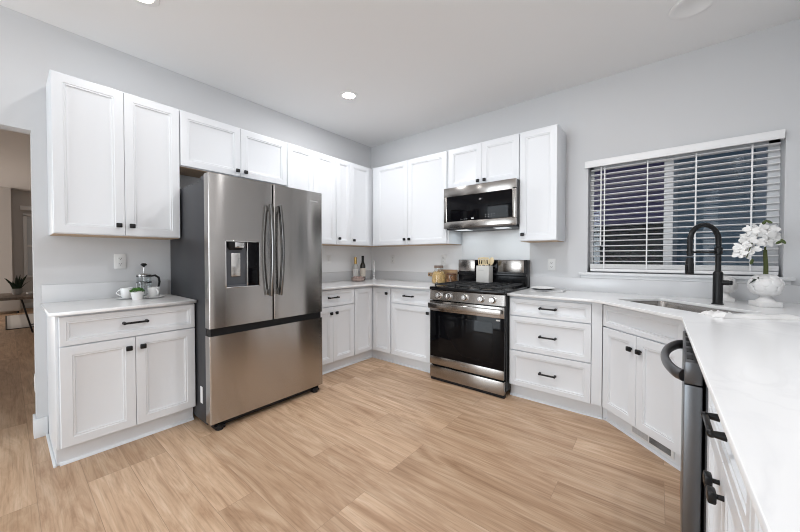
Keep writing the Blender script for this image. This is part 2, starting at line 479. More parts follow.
def cabinet(name, label, origin, rz, w, depth, h, fronts, upper=False, cat='cabinet', lside=0.0, carcass=True, kick=True, kx=(0, 0)):
    """local frame: x along the front, y into the wall, front of the doors at y=0"""
    t = thing(name, label, cat, origin, rz)
    if carcass:
        b = MB()
        z0 = 0 if upper else .112
        b.box(0.0005, w - .0005, .0205, depth, z0, h, .001)
        b.build('carcass', M_CAB, t)
    if upper:
        MB().box(.006, w - .006, .03, depth - .012, -.0035, .0).build('underside_panel', M_RAW, t)
    elif kick:
        b = MB(); b.box(kx[0], w - kx[1], .065, .085, 0, .112)
        b.xprism([(.065, 0), (.050, 0), (.0515, .007), (.056, .012), (.065, .016)], kx[0], w - kx[1])
        b.build('toe_kick', M_CAB, t)
    for f in fronts:
        d = f['k'] == 'drawer'
        o = MB().panel(f['x'][0], f['x'][1], f['z'][0], f['z'][1], f.get('fr', .040 if d else .056)).build('drawer' if d else 'door', M_CAB, t, 20)
        if 'knob' in f: add_knob(o, *f['knob'])
        if 'pull' in f: add_pull(o, *f['pull'])
    return t
def two_doors(w, z0, z1, split=None, kz=.06, bottom=True, g=.0025, knobs=True, x0=.003):
    s = w / 2 if split is None else split
    kzz = z0 + kz if bottom else z1 - kz
    A = dict(k='door', x=(x0, s - g / 2), z=(z0, z1)); B = dict(k='door', x=(s + g / 2, w - .003), z=(z0, z1))
    if knobs: A['knob'] = (s - .036, kzz); B['knob'] = (s + .036, kzz)
    return [A, B]

UB, UT = 1.378, 2.40
UH = UT - UB
XU = .326
# left wall run (rz = 90: local x -> +Y, local -y -> +X)
cabinet('wall_cabinet', 'tall white two-door wall cabinet at the left end, over coffee cups', (XU, -3.185, UB), 90, .688, XU - .002, UH,
        two_doors(.688, .004, UH - .012, .350, .068), upper=True)
cabinet('wall_cabinet', 'short wide white wall cabinet directly above the steel refrigerator', (XU, -2.495, 1.952), 90, .936, XU - .002, UT - 1.952,
        two_doors(.936, .004, UT - 1.952 - .012, .473, .045), upper=True)
cabinet('wall_cabinet', 'white two-door wall cabinet just right of the refrigerator top, knobs hidden', (XU, -1.557, UB), 90, .632, XU - .002, UH,
        two_doors(.632, .004, UH - .012, .322, .068), upper=True)
f = [dict(k='door', x=(.003, .228), z=(.004, UH - .012), knob=(.036, .072), fr=.05), dict(k='door', x=(.231, .556), z=(.004, UH - .012), knob=(.268, .06), fr=.05)]
cabinet('wall_cabinet', 'white wall cabinet in the corner above the wine bottles', (XU, -.922, UB), 90, .92, XU - .002, UH, f, upper=True)
# back wall run
YU = -.327
f = two_doors(1.06, .004, UH - .012, .517, .062, x0=.004)
c = cabinet('wall_cabinet', 'wide white two-door wall cabinet between the corner and microwave', (.405, YU, UB), 0, 1.078, -YU - .002, UH, f, upper=True)
MB().box(-.075, -.0005, .018, .10, 0.004, UH).build('filler_strip', M_CAB, c)
cabinet('wall_cabinet', 'short white two-door wall cabinet directly above the microwave', (1.486, YU, 1.962), 0, .762, -YU - .002, UT - 1.962,
        two_doors(.762, .004, UT - 1.962 - .012, .386, .04), upper=True)
cabinet('wall_cabinet', 'narrow white one-door wall cabinet between microwave and window', (2.250, YU, UB), 0, .328, -YU - .002, UH,
        [dict(k='door', x=(.003, .325), z=(.004, UH - .012), knob=(.036, .062))], upper=True)

BH = .893            # base cabinet height, counter on top
def base_doors(w, s=None): return two_doors(w, .119, .704, s, .065, bottom=False)
def top_drawer(w, pull=True):
    d = dict(k='drawer', x=(.003, w - .003), z=(.711, .880), fr=.034)
    if pull: d['pull'] = (w / 2, .803)
    return [d]
XB = .609
c = cabinet('base_cabinet', 'white base cabinet with one drawer and two doors left of the refrigerator', (XB, -3.190, 0), 90, .694, XB - .002, BH,
        top_drawer(.694) + base_doors(.694, .346))
b = MB(); b.box(-.012, 0, .022, XB - .002, .112, BH, .001); b.box(-.012, 0, .066, XB - .002, 0, .113)
b.build('end_panel', M_CAB, c)
b = MB(); b.box(-.026, -.012, .050, XB - .016, 0, .014, .004); b.build('shoe_molding', M_TRIM, c)
cabinet('base_cabinet', 'white base cabinet with drawer and two doors right of the refrigerator', (XB, -1.512, 0), 90, .614, XB - .002, BH,
        top_drawer(.614) + base_doors(.614, .307))
# corner cabinet with its folding pair of doors
YB = -.609
c = thing('corner_base_cabinet', 'white corner base cabinet with folding door below the wine bottles', 'cabinet', (0, 0, 0))
b = MB(); b.prism([(.002, -.896), (XB - .021, -.896), (XB - .021, YB + .021), (.893, YB + .021), (.893, -.002), (.002, -.002)], .112, BH)
b.build('carcass', M_CAB, c)
b = MB(); b.prism([(.002, -.896), (.544, -.896), (.544, -.544), (.893, -.544), (.893, -.53), (.53, -.53), (.53, -.896)][1:], 0, .112)
b.prism([(.544, -.896), (.559, -.896), (.559, -.559), (.893, -.559), (.893, -.544), (.544, -.544)], 0, .014)
b.build('toe_kick', M_CAB, c)
d1 = MB().panel(0, .277, .119, .868, .05).build('door', M_CAB, c, 20); d1.location = (XB, -.891, 0); d1.rotation_euler = (0, 0, PI / 2)
d2 = MB().panel(0, .268, .119, .868, .05).build('door', M_CAB, c, 20); d2.location = (.621, YB, 0); add_knob(d2, .226, .812)
cabinet('base_cabinet', 'white base cabinet with drawer and single door left of the range', (.896, YB, 0), 0, .584, -YB - .002, BH,
        [dict(k='drawer', x=(.010, .545), z=(.711, .872), fr=.034, pull=(.262, .803)),
         dict(k='door', x=(.010, .545), z=(.119, .704), knob=(.520, .645))])
c = cabinet('drawer_cabinet', 'white base cabinet with three stacked drawers right of the range', (2.258, YB, 0), 0, .698, -YB - .002, BH,
        [dict(k='drawer', x=(.012, .628), z=(.727, .872), fr=.034, pull=(.322, .806)),
         dict(k='drawer', x=(.012, .628), z=(.428, .719), fr=.044, pull=(.322, .572)),
         dict(k='drawer', x=(.012, .628), z=(.119, .420), fr=.044, pull=(.322, .268))])
MB().box(.631, .698, .006, .021, .119, BH - .001).build('filler_strip', M_CAB, c)
# diagonal sink base
DX, DY = 2.957, -.606
c = thing('sink_base_cabinet', 'white diagonal sink cabinet with false drawer and two doors under faucet', 'cabinet', (DX, DY, 0), -45)
def loc2(x, y):
    dx, dy = x - DX, y - DY
    return ((dx - dy) * .70711, (dx + dy) * .70711)
XP = 3.402
b = MB(); b.prism([loc2(*q) for q in ((2.975, -.592), (XP + .012, -1.028), (XP + .021, -1.285), (4.05, -1.285), (4.05, -.02), (2.972, -.02))], .112, .68)
b.box(.012, .615, .0205, .04, .68, BH)
b.build('carcass', M_CAB, c)
L = .612
o = MB().panel(.006, L - .004, .722, .878, .034).build('false_drawer_front', M_CAB, c, 20)
for q in two_doors(L, .119, .713, .298, .09, bottom=False):
    q['x'] = (max(q['x'][0], .006), q['x'][1])
    o = MB().panel(*q['x'], *q['z'], .056).build('door', M_CAB, c, 20); add_knob(o, *q['knob'])
b = MB(); b.box(-.0225, L + .02, .065, .085, 0, .112)
b.prism([loc2(*q) for q in ((2.9585, -.544), (2.988, -.544), (2.988, -.53), (2.9585, -.53))], 0, .112)
b.prism([loc2(*q) for q in ((2.9585, -.559), (2.984, -.559), (2.988, -.544), (2.9585, -.544))], 0, .013)
b.xprism([(.065, 0), (.050, 0), (.0515, .007), (.056, .012), (.065, .016)], -.0165, L + .02); b.build('toe_kick', M_CAB, c)
g = MB().box(.205, .505, .058, .0655, .035, .095, .002).build('register_plate', M_PLAST, c)
b = MB()
for i in range(22):
    b.box(.345 + i * .0066, .345 + i * .0066 + .0036, .0565, .0582, .045, .085)
b.build('vent_slots', M_SLOT, g)
b = MB()
for i in range(20): b.box(.215 + i * .006, .215 + i * .006 + .0025, .0568, .0582, .045, .085)
b.build('vent_slots', mat('grey_vent_slot', (.45, .45, .46), .6), g)
MB().box(L + .002, L + .012, .004, .012, .10, .125).build('door_bumper', M_BLACKP, c)
# peninsula run (rz = -90: local x -> -Y, front faces -X)
f = [dict(k='drawer', x=(.003, .607), z=(.720, .878), fr=.034, pull=(.305, .80)) ] + base_doors(.61, .305)
for q in f[1:]: q['z'] = (.119, .712)
cabinet('base_cabinet', 'white peninsula base cabinet with drawer right beside the dishwasher', (XP, -1.948, 0), -90, .61, .63, BH, f)
import copy as _c
cabinet('base_cabinet', 'white peninsula base cabinet nearest the camera, under the counter edge', (XP, -2.560, 0), -90, .61, .63, BH, _c.deepcopy(f))
cabinet('base_cabinet', 'white peninsula end cabinet beside where the camera stands', (XP, -3.172, 0), -90, .61, .63, BH, _c.deepcopy(f))

# ------------------------------------------------------------------ countertops and splash
CT0, CT1 = .894, .914
o = slab('countertop', [(.004, -3.228), (.645, -3.228), (.645, -2.498), (.004, -2.498)], [], CT0, CT1, M_QUARTZ)
tag(o, 'short white quartz countertop under the coffee cups, left of the refrigerator', 'countertop')
o = slab('countertop', [(.004, -1.548), (.645, -1.548), (.645, -.66), (.66, -.645), (1.482, -.645), (1.482, -.004), (.004, -.004)], [], CT0, CT1, M_QUARTZ)
tag(o, 'white quartz corner countertop between refrigerator and range, under wine bottles', 'countertop')
arc = [(2.80, -.645), (2.86, -.648), (2.90, -.656), (2.935, -.673), (2.965, -.699)]
outer = [(2.258, -.004), (2.258, -.645)] + arc + [(3.372, -1.155), (3.372, -3.80), (4.066, -3.80), (4.066, -.004)]
S = .70711
def stw(s, t): return (DX + S * (s + t), DY + .006 + S * (-s + t))
SK = (-.02, .62, .12, .50)
hole = [stw(*q) for q in rrect(*SK, .045)]
o = slab('countertop', outer, [hole[::-1]], CT0, CT1, M_QUARTZ)
tag(o, 'large white quartz countertop holding the sink and running to the camera', 'countertop')
RS = 1.036
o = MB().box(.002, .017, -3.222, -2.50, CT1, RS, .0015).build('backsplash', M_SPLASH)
tag(o, 'low white quartz backsplash behind the french press', 'backsplash')
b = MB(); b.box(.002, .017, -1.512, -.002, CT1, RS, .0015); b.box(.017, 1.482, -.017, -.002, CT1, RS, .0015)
tag(b.build('backsplash', M_SPLASH), 'low white quartz backsplash around the corner behind the wine bottles', 'backsplash')
for q, lb in (((.002, .010, -1.54, -.012, RS + .001, 1.376), 'pale cladding added to brighten the refrigerator wall behind the wine bottles'),
              ((.002, 1.484, -.010, -.002, RS + .001, 1.376), 'pale cladding added to brighten the wall from the corner to the range'),
              ((1.4855, 2.252, -.0045, -.0005, .95, 1.52), 'pale cladding added to brighten the wall behind the range, below the microwave')):
    tag(MB().box(*q).build('brightening_panel', mat('brightened_splash_white', (0.85, 0.855, 0.86), 0.2, var=0.012, bscale=3)), lb, 'backsplash')  # panels added; their lifted colour brightens the wall under the cabinets
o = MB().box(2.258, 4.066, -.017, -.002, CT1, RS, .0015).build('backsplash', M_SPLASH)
tag(o, 'low white quartz backsplash under the window', 'backsplash')

# ------------------------------------------------------------------ sink and faucet
s_ = thing('kitchen_sink', 'stainless undermount sink set diagonally in the white counter', 'sink', (*stw(.30, .31), 0), -45)
b = bmesh.new()
prof = [(.012, CT0 - .001), (0, CT0 - .001), (-.006, CT0 - .02), (-.012, .74), (-.04, .705), (-.15, .70)]
prof2 = [(-.15, .697), (-.042, .702), (-.006, .737), (.003, CT0 - .02), (.012, CT0 - .006)]
rings = []
for off, z in prof + prof2:
    rr = rrect(SK[0] - .30 - off, SK[1] - .30 + off, SK[2] - .31 - off, SK[3] - .31 + off, .045 if off > -.1 else .02)
    rings.append([b.verts.new((x, y, z)) for x, y in rr])
for a, d in zip(rings, rings[1:] + rings[:1]):
    for k in range(len(a)):
        j = (k + 1) % len(a)
        if a is rings[len(prof) - 1]: continue
        b.faces.new((a[k], a[j], d[j], d[k]))
b.faces.new(rings[len(prof) - 1]); b.faces.new(rings[len(prof)])
bmesh.ops.recalc_face_normals(b, faces=b.faces)
m = MB(); m.bm.free(); m.bm = b
m.build('basin', M_STEEL, s_, 30)
MB().lathe([(0, .701), (.02, .701), (.035, .7035), (.042, .7015), (.042, .7005)], 24).build('drain', M_CHROME, s_)

fx, fyy = 3.583, -.400
t = thing('kitchen_faucet', 'matte black gooseneck pull-down faucet beside the window', 'faucet', (fx, fyy, CT1), -135)
# local x -> towards the sink
MB().lathe([(0, 0), (.031, 0), (.031, .006), (.0255, .009), (.0255, .205), (.022, .215), (.017, .22), (0, .22)], 32).build('body', M_BLK, t)
pts = [(0, 0, .21), (0, 0, .30)]; r = .106
pts += [(0, 0, .36), (0, 0, .41)]
for k in range(1, 17):
    a = PI - PI * k / 16; pts.append((r + r * math.cos(a), 0, .420 + r * 1.0 * math.sin(a)))
pts += [(2 * r, 0, .40), (2 * r, 0, .32)]
MB().tube(pts, .0150, 16).build('gooseneck', M_BLK, t)
MB().lathe([(.015, .33), (.021, .335), (.021, .375), (.015, .38)], 24).build('collar', M_BLK, t)
b = MB(); b.lathe([(0, 0), (.020, 0), (.0225, .006), (.0225, .06), (.019, .095), (.0155, .11), (0, .11)], 24, (2 * r, 0, .200)); b.build('spray_head', M_BLK, t)
MB().box(2 * r + .018, 2 * r + .027, -.007, .007, .225, .265, .003).build('spray_button', M_BLACKP, t)
b = MB(); b.tube([(0, 0, .345), (.10, 0, .345), (2 * r - .012, 0, .345)], .0065, 10)
b.lathe([(.0125, 0), (.017, .002), (.017, .018), (.0125, .02)], 20, (2 * r, 0, .335)); b.build('docking_arm', M_BLK, t)
hd = Vector((math.cos(math.radians(130)), math.sin(math.radians(130)), 0))
b = MB(); b.cyl(hd * .015 + Vector((0, 0, .145)), hd * .052 + Vector((0, 0, .145)), .0165, .0165, 20, .002)
b.cyl(hd * .05 + Vector((0, 0, .145)), hd * .068 + Vector((0, 0, .145)), .0150, .0145, 20, .003)
b.build('lever_handle', M_BLK, t)

# ------------------------------------------------------------------ refrigerator
RF = .872
fr = thing('refrigerator', 'large stainless french-door refrigerator with ice dispenser', 'refrigerator', (RF, -2.496, 0), 90)
FW = .955
MB().box(.008, FW - .008, .085, .84, .03, 1.775, .004).build('body', M_DARKM, fr)
def fridge_door(x0, x1, z0, z1, rec=None, par=fr, nm='door'):
    b = bmesh.new(); T = .075
    xs = [x0, x1] if rec is None else [x0, rec[0], rec[1], x1]
    zs = [z0, z1] if rec is None else [z0, rec[2], rec[3], z1]
    g = {(i, k): b.verts.new((x, 0, z)) for i, x in enumerate(xs) for k, z in enumerate(zs)}
    n = len(xs) - 1
    for i in range(n):
        for k in range(n):
            if rec and i == 1 and k == 1: continue
            b.faces.new((g[i, k], g[i + 1, k], g[i + 1, k + 1], g[i, k + 1]))
    bk = [b.verts.new((x, T, z)) for x, z in ((x0, z0), (x1, z0), (x1, z1), (x0, z1))]
    c = [g[0, 0], g[n, 0], g[n, n], g[0, n]]
    def run(a, e): return [g[a[0] + (e[0] - a[0]) * q // n, a[1] + (e[1] - a[1]) * q // n] for q in range(n + 1)]
    cs = [(0, 0), (n, 0), (n, n), (0, n)]
    for q in range(4):
        p = run(cs[q], cs[(q + 1) % 4])
        b.faces.new([bk[q]] + p + [bk[(q + 1) % 4]])
    b.faces.new(bk)
    if rec:
        ri = [g[1, 1], g[2, 1], g[2, 2], g[1, 2]]
        rb = [b.verts.new((v.co.x, .058, v.co.z)) for v in ri]
        for q in range(4): b.faces.new((ri[q], ri[(q + 1) % 4], rb[(q + 1) % 4], rb[q]))
        b.faces.new(rb)
    bmesh.ops.recalc_face_normals(b, faces=b.faces)
    def onb(v): return abs(v.co.x - x0) < 1e-5 or abs(v.co.x - x1) < 1e-5 or abs(v.co.z - z0) < 1e-5 or abs(v.co.z - z1) < 1e-5
    ed = [e for e in b.edges if all(abs(v.co.y) < 1e-6 and onb(v) for v in e.verts) and
          (abs(e.verts[0].co.x - e.verts[1].co.x) < 1e-6 and (abs(e.verts[0].co.x - x0) < 1e-5 or abs(e.verts[0].co.x - x1) < 1e-5))]
    bmesh.ops.bevel(b, geom=ed, offset=.012, segments=4, affect='EDGES', profile=0.5)
    mm = MB(); mm.bm.free(); mm.bm = b
    return mm.build(nm, M_FRIDGE, par, 30)
D = (.112, .358, 1.010, 1.342)
SPL = .474
dl = fridge_door(0, SPL - .0035, .728, 1.81, D)
dr = fridge_door(SPL + .0035, FW, .728, 1.81)
fz = fridge_door(0, FW, .058, .674, nm='freezer_drawer')
# dispenser
di = MB()
b = MB()
b.box(D[0] + .001, .270, .040, .057, D[2] + .001, D[3] - .001)
b.box(D[0] + .001, .270, .012, .057, D[2] + .001, D[2] + .012, .002)
dm = b.build('dispenser_recess', mat('slate_plastic', (.075, .08, .092), .4), dl)
MB().box(.272, D[1] - .001, .008, .057, D[2] + .001, D[3] - .001, .002).build('dispenser_display', M_BGLASS, dl)
MB().box(.266, .273, .006, .05, D[2] + .003, D[3] - .003, .002).build('dispenser_divider', M_CHROME, dl)
b = MB(); b.lathe([(0, 0), (.042, 0), (.055, .02), (.058, .058), (0, .058)], 20, (.195, .012 + .025, D[3] - .062), 1.1, .55); b.build('dispenser_nozzle', M_BLACKP, dl)
MB().box(.178, .247, .004, .030, D[3] - .045, D[3] - .006, .004).build('nozzle_cover', M_CHROME, dl)
MB().box(.160, .226, .028, .041, 1.085, 1.258, .003).build('dispenser_paddle', steel_mat('paddle_steel', (.72, .70, .67), .22, False), dl)
b = MB()
for q in ((D[0] - .005, D[0] + .002, D[2] - .005, D[3] + .004), (D[1] - .002, D[1] + .004, D[2] - .005, D[3] + .004)):
    b.box(q[0], q[1], -.002, .01, q[2], q[3], .001)
b.box(D[0] - .005, D[1] + .004, -.002, .012, D[2] - .006, D[2] + .002, .001); b.box(D[0] - .005, D[1] + .004, -.002, .01, D[3] - .001, D[3] + .004, .001)
b.build('dispenser_bezel', M_CHROME, dl)
# bowed handles
for dd, hx, sgn in ((dl, SPL - .040, -1), (dr, SPL + .040, 1)):
    pts = []; 
    for k in range(21):
        u = k / 20; z = .925 + (1.64 - .925) * u
        pts.append((hx + sgn * .004 * math.sin(PI * u), -.030 - .034 * math.sin(PI * u), z))
    b = MB(); b.tube(pts, .024, 14, (0.55, 1.0))
    for z in (.95, 1.615): b.box(hx - .010, hx + .010, -.036, .002, z - .022, z + .022, .004)
    b.build('handle', mat('handle_steel', (.17, .165, .16), .18, 1.0), dd)
MB().box(.79 + .03, .905, -.0012, .001, 1.722, 1.730).build('badge', M_CHROME, dr)
# gasket gap, hinges, feet, side tag
MB().box(.012, FW - .012, .016, .09, .665, .735).build('door_gasket', M_BLACKP, fr)
for x in (.02, FW - .10): MB().box(x, x + .08, .02, .20, 1.776, 1.815, .008).build('hinge_cover', M_DARKM, fr)
MB().box(.03, FW - .03, .03, .10, .022, .06).build('base_grille', M_BLACKP, fr)
for x in (.055, FW - .085):
    b = MB(); b.cyl((x + .012, .022, 0), (x + .012, .022, .035), .024, .02, 16); b.box(x - .02, x + .05, .01, .09, .004, .03, .006)
    b.build('foot', M_BLACKP, fr)
b = MB(); b.box(.0055, .0085, .155, .195, .165, .285)
o = b.build('side_tag', M_PLAST, fr)
# ------------------------------------------------------------------ range
RX, RW = 1.490, .767
YR = -.700
rg = thing('gas_range', 'freestanding stainless gas range with black glass oven door', 'stove', (RX, YR, 0), 0)
MB().box(.002, RW - .002, .045, .68, .05, .905, .003).build('body', M_BENAM, rg)
MB().box(0, RW, -.004, .665, .904, .936, .009).build('cooktop', M_BENAM, rg)
MB().xprism([(.004, .806), (.010, .898), (.05, .906), (.05, .806)], .004, RW - .004).build('control_panel', M_STEEL, rg)
kb = (.106, .213, .388, .552, .659)
for x in kb:
    b = MB(); b.lathe([(0, .036), (.022, .036), (.0245, .033), (.0255, .006), (.031, .003), (.033, 0), (0, 0)], 28)
    b.box(-.004, .004, -.022, .022, .034, .040, .001)
    o = b.build('knob', M_CHROME, rg, 40); o.location = (x, .007, .852); o.rotation_euler = (math.radians(86), 0, 0)
# oven door
dr_ = MB().box(.004, RW - .004, .004, .045, .166, .796, .003).build('oven_door', M_BGLASS, rg)
MB().box(.004, RW - .004, -.001, .012, .698, .796, .003).build('door_top_trim', M_STEEL, dr_)
MB().box(.004, RW - .004, -.001, .012, .166, .246, .003).build('door_bottom_trim', M_STEEL, dr_)
MB().box(.105, RW - .105, .0025, .006, .30, .655, .001).build('oven_window', mat('smoked_oven_glass', (.005, .005, .006), .05, spec=.16), dr_)
b = MB(); b.box(.012, RW - .012, -.052, -.034, .728, .780, .007, 3)
for x in (.085, RW - .085): b.box(x - .014, x + .014, -.04, .004, .742, .766, .004)
b.build('handle', M_STEEL, dr_)
MB().box(RW - .075, RW - .04, -.0005, .006, .672, .684, .001).build('door_badge', M_PLAST, dr_)
MB().box(.35, .43, -.0022, .0, .206, .213).build('maker_mark', mat('etched_grey', (.25, .24, .23), .5, .6), dr_)
dw_ = MB().box(.004, RW - .004, .004, .045, .032, .148, .004).build('storage_drawer', M_STEEL, rg)
MB().box(.006, RW - .006, .02, .06, .003, .034).build('kick_plate', M_BLACKP, rg)
b = MB()
for i in range(7): b.box(RW - .003, RW + .0, .09 + i * .008, .094 + i * .008, .05, .14)
b.build('side_vent', M_SLOT, rg)
# grates and burners
for x0, x1 in ((.03, .262), (.27, .496), (.504, RW - .03)):
    b = MB(); zt = .962
    for y in (.05, .32, .59): b.box(x0, x1, y, y + .012, zt - .012, zt, .003)
    for x in (x0, (x0 + x1) / 2 - .006, x1 - .012): b.box(x, x + .012, .05, .602, zt - .012, zt, .003)
    for y in (.185, .455):
        b.box(x0, x1, y - .005, y + .005, zt - .011, zt, .002)
    for x in (x0, x1 - .012):
        for y in (.05, .32, .59): b.box(x, x + .012, y, y + .012, .926, zt)
    b.build('grate', M_IRON, rg)
for x, y, r in ((.146, .185, .045), (.146, .455, .036), (.383, .32, .05), (.62, .185, .05), (.62, .455, .036)):
    b = MB(); b.lathe([(0, .022), (r * .8, .022), (r * .85, .016), (r, .014), (r, .006), (r * 1.25, 0), (0, 0)], 28, (x, y, .928)); b.build('burner', M_IRON, rg)
# back guard
bg = MB().box(0, RW, .60, .695, .90, 1.20, .006).build('back_guard', M_BENAM, rg)
MB().box(.004, .205, .590, .606, 1.07, 1.196, .003).build('back_guard_trim', M_STEEL, bg)
MB().box(RW - .30, RW - .03, .590, .606, 1.07, 1.196, .003).build('back_guard_trim', M_STEEL, bg)
MB().box(.21, RW - .305, .592, .606, 1.08, 1.192, .002).build('display_panel', M_BGLASS, bg)
b = MB()
for i in range(5): b.box(.34 + i * .02, .352 + i * .02, .5905, .593, 1.125, 1.129); b.box(.34 + i * .02, .352 + i * .02, .5905, .593, 1.10, 1.103)
b.build('display_marks', mat('grey_print', (.45, .45, .45), .5), bg)
MB().box(0, RW, .575, .602, 1.03, 1.062, .006).build('vent_lip', M_BENAM, bg)

# ------------------------------------------------------------------ microwave
MX, MWW, YM, MZ0, MZ1 = 1.487, .766, -.425, 1.528, 1.955
mw = thing('microwave', 'over-the-range stainless microwave with black glass door', 'microwave', (MX, YM, MZ0), 0)
MH = MZ1 - MZ0
MB().box(.003, MWW - .003, .035, -YM - .005, .012, MH, .004).build('body', M_BENAM, mw)
b = MB()
b.box(0, MWW, 0, .036, MH - .096, MH, .004); b.box(0, MWW, 0, .036, .0, .072, .004); b.box(0, .038, 0, .036, .06, MH - .08, .004); b.box(MWW - .036, MWW, 0, .036, .06, MH - .08, .004)
dm = b.build('door_frame', M_STEEL, mw)
MB().box(.036, MWW - .034, .004, .03, .070, MH - .094, .001).build('door_glass', M_BGLASS, mw)
b = MB()
for i in range(4): b.box(.20 + i * .022, .207 + i * .022, .0028, .0045, .088, .091); b.box(.47 + i * .028, .474 + i * .028, .0028, .0045, .115, .119); b.box(.47 + i * .028, .474 + i * .028, .0028, .0045, .095, .099)
b.box(.318, .345, .0028, .0045, .086, .098); b.build('control_marks', mat('pale_print', (.6, .62, .65), .5), mw)
MB().box(.24, MWW - .03, -.006, .02, -.004, .012, .003).build('handle_lip', mat('dark_bronze_steel', (.10, .085, .075), .35, .8), mw)  # lip below the door in a darker bronze metal
b = MB(); b.box(.02, MWW - .02, .03, -YM - .02, -.012, .013, .004); b.build('vent_base', M_DARKM, mw)
for x in (.10, .52): MB().box(x, x + .14, .06, .20, -.0135, -.011, .001).build('task_lamp_cover', mat('frosted_cover', (.7, .7, .7), .4, emit=(.9, .97, 1), estr=.6), mw)
for x in (.17, .59):
    d = bpy.data.lights.new('task_lamp', 'AREA'); d.shape = 'RECTANGLE'; d.size = .13; d.size_y = .1; d.energy = .38; d.color = (.85, .95, 1)
    o = bpy.data.objects.new('task_lamp', d); COL.objects.link(o); o.parent = mw; o.location = (x, .22, -.016)

# ------------------------------------------------------------------ dishwasher
dwx = 3.368
dw = thing('dishwasher', 'grey stainless dishwasher with bowed handle in the peninsula', 'dishwasher', (dwx, -1.318, 0), -92.2)
DWW = .606
MB().box(.002, DWW - .002, .055, .60, .10, .885, .003).build('tub', M_DARKM, dw)
d = MB().box(0, DWW, 0, .048, .105, .792, .004).build('door', M_DWSTEEL, dw)
MB().box(0, DWW, .0, .048, .794, .872, .006).build('control_strip', mat('dark_control_strip', (.12, .122, .128), .3, .7), d)
b = MB()
for i in range(5): b.box(.07 + i * .11, .13 + i * .11, .008, .024, .8715, .8735)
b.build('control_buttons', M_BLACKP, d)
pts = []
for k in range(25):
    u = k / 24; y = -.056 * math.sin(PI * u) ** .62 if 0 < u < 1 else 0
    pts.append((.035 + (DWW - .07) * u, y - .002, .812))
MB().tube(pts, .019, 14, (1.1, .75)).build('handle', mat('handle_grey_steel', (.15, .15, .155), .34, .9), d)
MB().box(.01, DWW - .01, .07, .09, 0.0, .10).build('toe_kick', M_BLACKP, dw)

# ------------------------------------------------------------------ ceiling fixtures
def make_light(x, y, label, group, watts):
    t = thing('recessed_light', label, 'ceiling light', (x, y, ZC), 0, group)
    MB().lathe([(.058, -.001), (.060, -.006), (.088, -.006), (.092, -.003), (.092, 0), (.058, 0)], 36).build('trim_ring', M_PLAST, t)
    MB().lathe([(0, -.0025), (.058, -.0025), (.058, -.0005), (0, -.0005)], 36).build('lens', M_LED, t)
    d = bpy.data.lights.new('lamp', 'AREA'); d.shape = 'DISK'; d.size = .11; d.energy = watts; d.color = DOWNLIGHT_COL
    o = bpy.data.objects.new('lamp', d); COL.objects.link(o); o.parent = t; o.location = (0, 0, -.012)
    return t
make_light(.874, -1.213, 'small round recessed ceiling light shining above the refrigerator corner', 'recessed ceiling lights', WATTS['d1'])
make_light(.80, -2.83, 'round recessed ceiling light cut off by the top edge, upper left', 'recessed ceiling lights', WATTS['d2'])
for x, y, k in ((2.45, -1.78, 'd3'), (3.72, -2.3, 'd7')):  # second lamp is unseen, added to brighten the counter on the right
    make_light(x, y, 'unseen recessed ceiling light outside the frame, lighting floor and counter', 'recessed ceiling lights', WATTS[k])
t = thing('ceiling_speaker', 'large flat white round ceiling cover above the window', 'ceiling speaker', (3.425, -.60, ZC))
MB().lathe([(0, -.004), (.085, -.004), (.088, -.006), (.112, -.007), (.118, -.004), (.118, 0), (0, 0)], 40).build('cover', M_CEIL, t)

# ------------------------------------------------------------------ window blind
bl = thing('window_blind', 'white horizontal slatted window blind, slats open, over the sink', 'blind', (0, 0, 0))
b = MB(); b.box(2.742, 3.935, -.040, -.022, 2.038, 2.098, .003); b.box(2.742, 2.760, -.024, .045, 2.038, 2.098, .003); b.box(3.917, 3.935, -.024, -.002, 2.038, 2.098, .003)
b.build('valance', M_BLIND, bl)
b = MB(); zs = 2.022; n = 0
while zs > 1.172:
    b.box(2.785, 3.928, .018, .068, -.0026, .0026, .0014, 2, Matrix.Translation((0, 0, zs)) @ Matrix.Translation((0, .043, 0)) @ Matrix.Rotation(math.radians(-5), 4, 'X') @ Matrix.Translation((0, -.043, 0)))
    zs -= .0462
for k in range(9): b.box(2.785, 3.928, .018, .068, 1.128 + k * .0042, 1.131 + k * .0042)
b.build('slats', M_BLIND, bl)
MB().box(2.785, 3.928, .017, .069, 1.098, 1.124, .004).build('bottom_rail', M_BLIND, bl)
for x in (2.892, 3.196, 3.495, 3.792):
    MB().box(x - .0045, x + .0045, .0145, .0162, 1.124, 2.04).build('ladder_tape', M_BLIND, bl)
MB().tube([(2.866, .004, 2.035), (2.866, .004, 1.33)], .0055, 8).build('tilt_wand', M_BLIND, bl)
MB().lathe([(0, 0), (.008, .004), (.006, .035), (0, .04)], 10, (2.868, .004, 1.29)).build('wand_tassel', M_BLACKP, bl)

# ------------------------------------------------------------------ wall plates
def outlet(loc, rz, label, kind='outlet', h=.115, wd=.072):
    t = thing('power_outlet' if kind == 'outlet' else 'light_switch', label, 'outlet' if kind == 'outlet' else 'switch', loc, rz)
    MB().box(-wd / 2, wd / 2, -.005, 0, -h / 2, h / 2, .002).build('cover_plate', M_PLAST, t)
    if kind == 'outlet':
        for z in (-.021, .021):
            s = MB().box(-.017, .017, -.0065, -.004, z - .0145, z + .0145, .002).build('socket', M_PLAST, t)
            b = MB(); b.box(-.0085, -.006, -.0072, -.006, z - .002, z + .007); b.box(.006, .0085, -.0072, -.006, z - .002, z + .006); b.cyl((0, -.0055, z - .008), (0, -.0072, z - .008), .0028, None, 10)
            b.build('slots', M_SLOT, s)
    else:
        MB().box(-.016, .016, -.008, -.004, -.033, .033, .002).build('rocker', M_PLAST, t)
    return t
outlet((.0, -2.81, 1.195), 90, 'white double outlet on the wall above the coffee cups')
